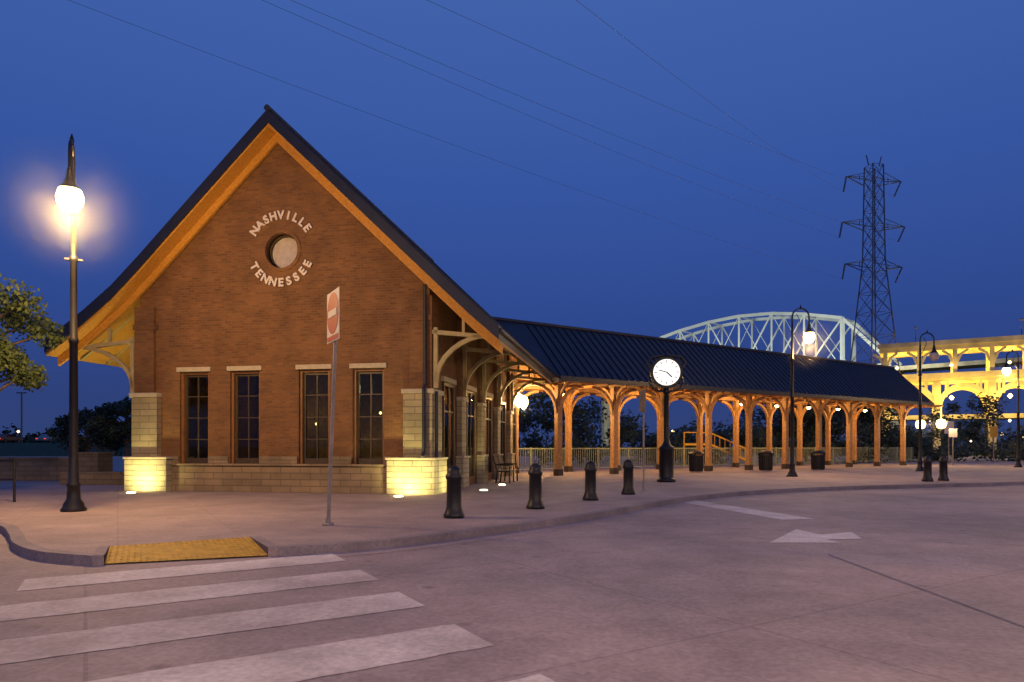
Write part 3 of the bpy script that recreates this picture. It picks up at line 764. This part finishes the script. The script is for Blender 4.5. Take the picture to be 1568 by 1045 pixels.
for (ax, az), (ex, ey) in zip(arms, ends):
    A = Vector((79.5+ax*cz, 150+ax*sz, az)); E = Vector((ex, ey, 40.6)); E2 = A+(E-A)*1.35
    pts = []
    for k in range(25):
        t = k/24; p = A.lerp(E2, t); p.z -= 4*1.6*t*(1-t); pts.append(p)
    m.tube(pts, .018, 5)
m.obj('wires', M_wire, wr)

# ------------------------------------------------------------ truss bridge
T = root('steel_truss_bridge', (0, 0, 0)); m = MB()
P0, P1 = Vector((60, 290)), Vector((125, 225)); dr = (P1-P0).normalized(); nn = Vector((-dr.y, dr.x))
top = [(-.32, 28), (-.18, 39), (0, 46.2), (.14, 49), (.28, 50.8), (.42, 51.5), (.56, 50.8), (.69, 48.9), (.833, 45.8), (1.0, 29)]
for side in (0, 11):
    pt = []; pbm = []
    for u, z in top:
        q = P0.lerp(P1, u)+nn*side; pt.append((q.x, q.y, z)); pbm.append((q.x, q.y, 28))
    for i in range(len(pt)-1):
        m.tube([pt[i], pt[i+1]], .72, 4); m.tube([pbm[i], pbm[i+1]], .6, 4)
        if i: m.tube([pt[i], pbm[i]], .36 if i < 8 else .8, 4)
        a, b = (pt[i], pbm[i+1]) if i < 5 else (pbm[i], pt[i+1])
        m.tube([a, b], .32, 4)
        if 0 < i < len(pt)-2:
            m.tube([pbm[i] if i < 5 else pbm[i+1], pt[i+1] if i < 5 else pt[i]], .14, 4)
for u, z in top[1:-1]:
    q = P0.lerp(P1, u); q2 = q+nn*11; m.tube([(q.x, q.y, z), (q2.x, q2.y, z)], .3, 4)
m.obj('trusses', M_steel, T)
dk = MB(); a = P0-dr*90; b = P1+dr*60; c = b+nn*11; e = a+nn*11
dk.prism([(p.x, p.y, 26.3) for p in (a, b, c, e)], [(p.x, p.y, 27.6) for p in (a, b, c, e)])
for u in (-.32, 1.0, 1.7):
    q = P0.lerp(P1, u)+nn*5.5; dk.tube([(q.x, q.y, 0), (q.x, q.y, 26.3)], 2.2, 8)
dk.obj('deck_and_piers', M_viad, T)
for u in (0.05, .4, .75, 1.05):
    q = P0.lerp(P1, u)-nn*16; light('bridge_floodlight', 'POINT', (q.x, q.y, 33), 14000, (1.0, 1.0, .78), T, 1.0)

# ------------------------------------------------------------ lit arched viaduct
V = root('arched_viaduct_bridge', (70.5, 131, 0), math.atan2(-10.4, 17.7)); m = MB(); LN = 75
m.box(0, LN, 0, 9, 19.2, 20.0); m.box(-.3, LN, -.35, -.05, 20.0, 20.9)
m.box(0, LN, .2, 8.8, 13.4, 14.0); m.box(0, LN, -.3, -.1, 14.0, 14.9)
x = 1.0
while x < LN:
    for y in (.5, 8): m.box(x-.35, x+.35, y-.35, y+.35, 14.0, 19.2)
    for y in (.5,):
        for sg in (-1, 1): m.tube([(x+sg*.3, y, 16.8), (x+sg*.9, y, 18.3), (x+sg*2.0, y, 19.1)], .32, 4)
    x += 5.6
x = 1.0; ap = 8.4
while x < LN:
    for y in (.6, 8):
        m.box(x-.6, x+.6, y-.5, y+.5, 0, 13.4)
        pts = [(x+ap/2-(ap/2-.4)*math.cos(k/14*math.pi), y, 8.6+4.0*math.sin(k/14*math.pi)) for k in range(15)]
        m.tube(pts, .55, 4)
        for q in (.2, .8): m.box(x+ap*q-.2, x+ap*q+.2, y-.3, y+.3, 8.6+4*math.sin(q*math.pi), 13.4)
    x += ap
m.box(0, LN, .3, 8.7, 6.4, 7.2)
m.obj('structure', M_viad, V)
YEL = (1.0, .62, .10)
gl_ = MB()
for i in range(8):
    x = 3+i*8.6
    for y, z, pw in ((-3.2, 10.6, 2300), (4.5, 16.6, 1700), (4.5, 10.5, 1900)):
        light('viaduct_lamp', 'POINT', (x, y, z), pw, YEL, V, .4)
    gl_.lathe([(.1, 15.9), (.3, 16.1), (.1, 16.4)], x, -1.0, 8); gl_.lathe([(.1, 9.8), (.4, 10.2), (.1, 10.6)], x, -1.6, 8)
gl_.obj('lamp_globes', M_globe2, V)
for i in range(3):
    x = 6+i*16
    MB().tube([(x, 0, 20.2), (x, 0, 23.5)], .08, 6).lathe([(.05, 23.4), (.28, 23.6), (.05, 23.9)], x, 0, 8).obj('deck_lamp_post', M_pyl, V)
r = root('distant_street_lights', (0, 0, 0)); g = MB(); p = MB()
for x, y, z in ((62, 88, 5.2), (70, 96, 5.0), (66, 92, 3.0), (80, 104, 4.6), (58, 100, 2.4), (90, 120, 3), (74, 110, 2.2), (-76, 118, 5), (-104, 135, 4.8), (-86, 128, 4.2), (-81, 112, 3.8), (-74, 121, 3.4), (-95, 125, 3.9), (12, 80, 2.6), (20, 85, 3.2), (30, 90, 2.8)):
    g.lathe([(.05, z-.2), (.2, z), (.05, z+.2)], x, y, 8); p.tube([(x, y, 0), (x, y, z-.2)], .06, 5)
g.obj('globes', M_globe2, r, smooth=True); p.obj('poles', M_pyl, r)
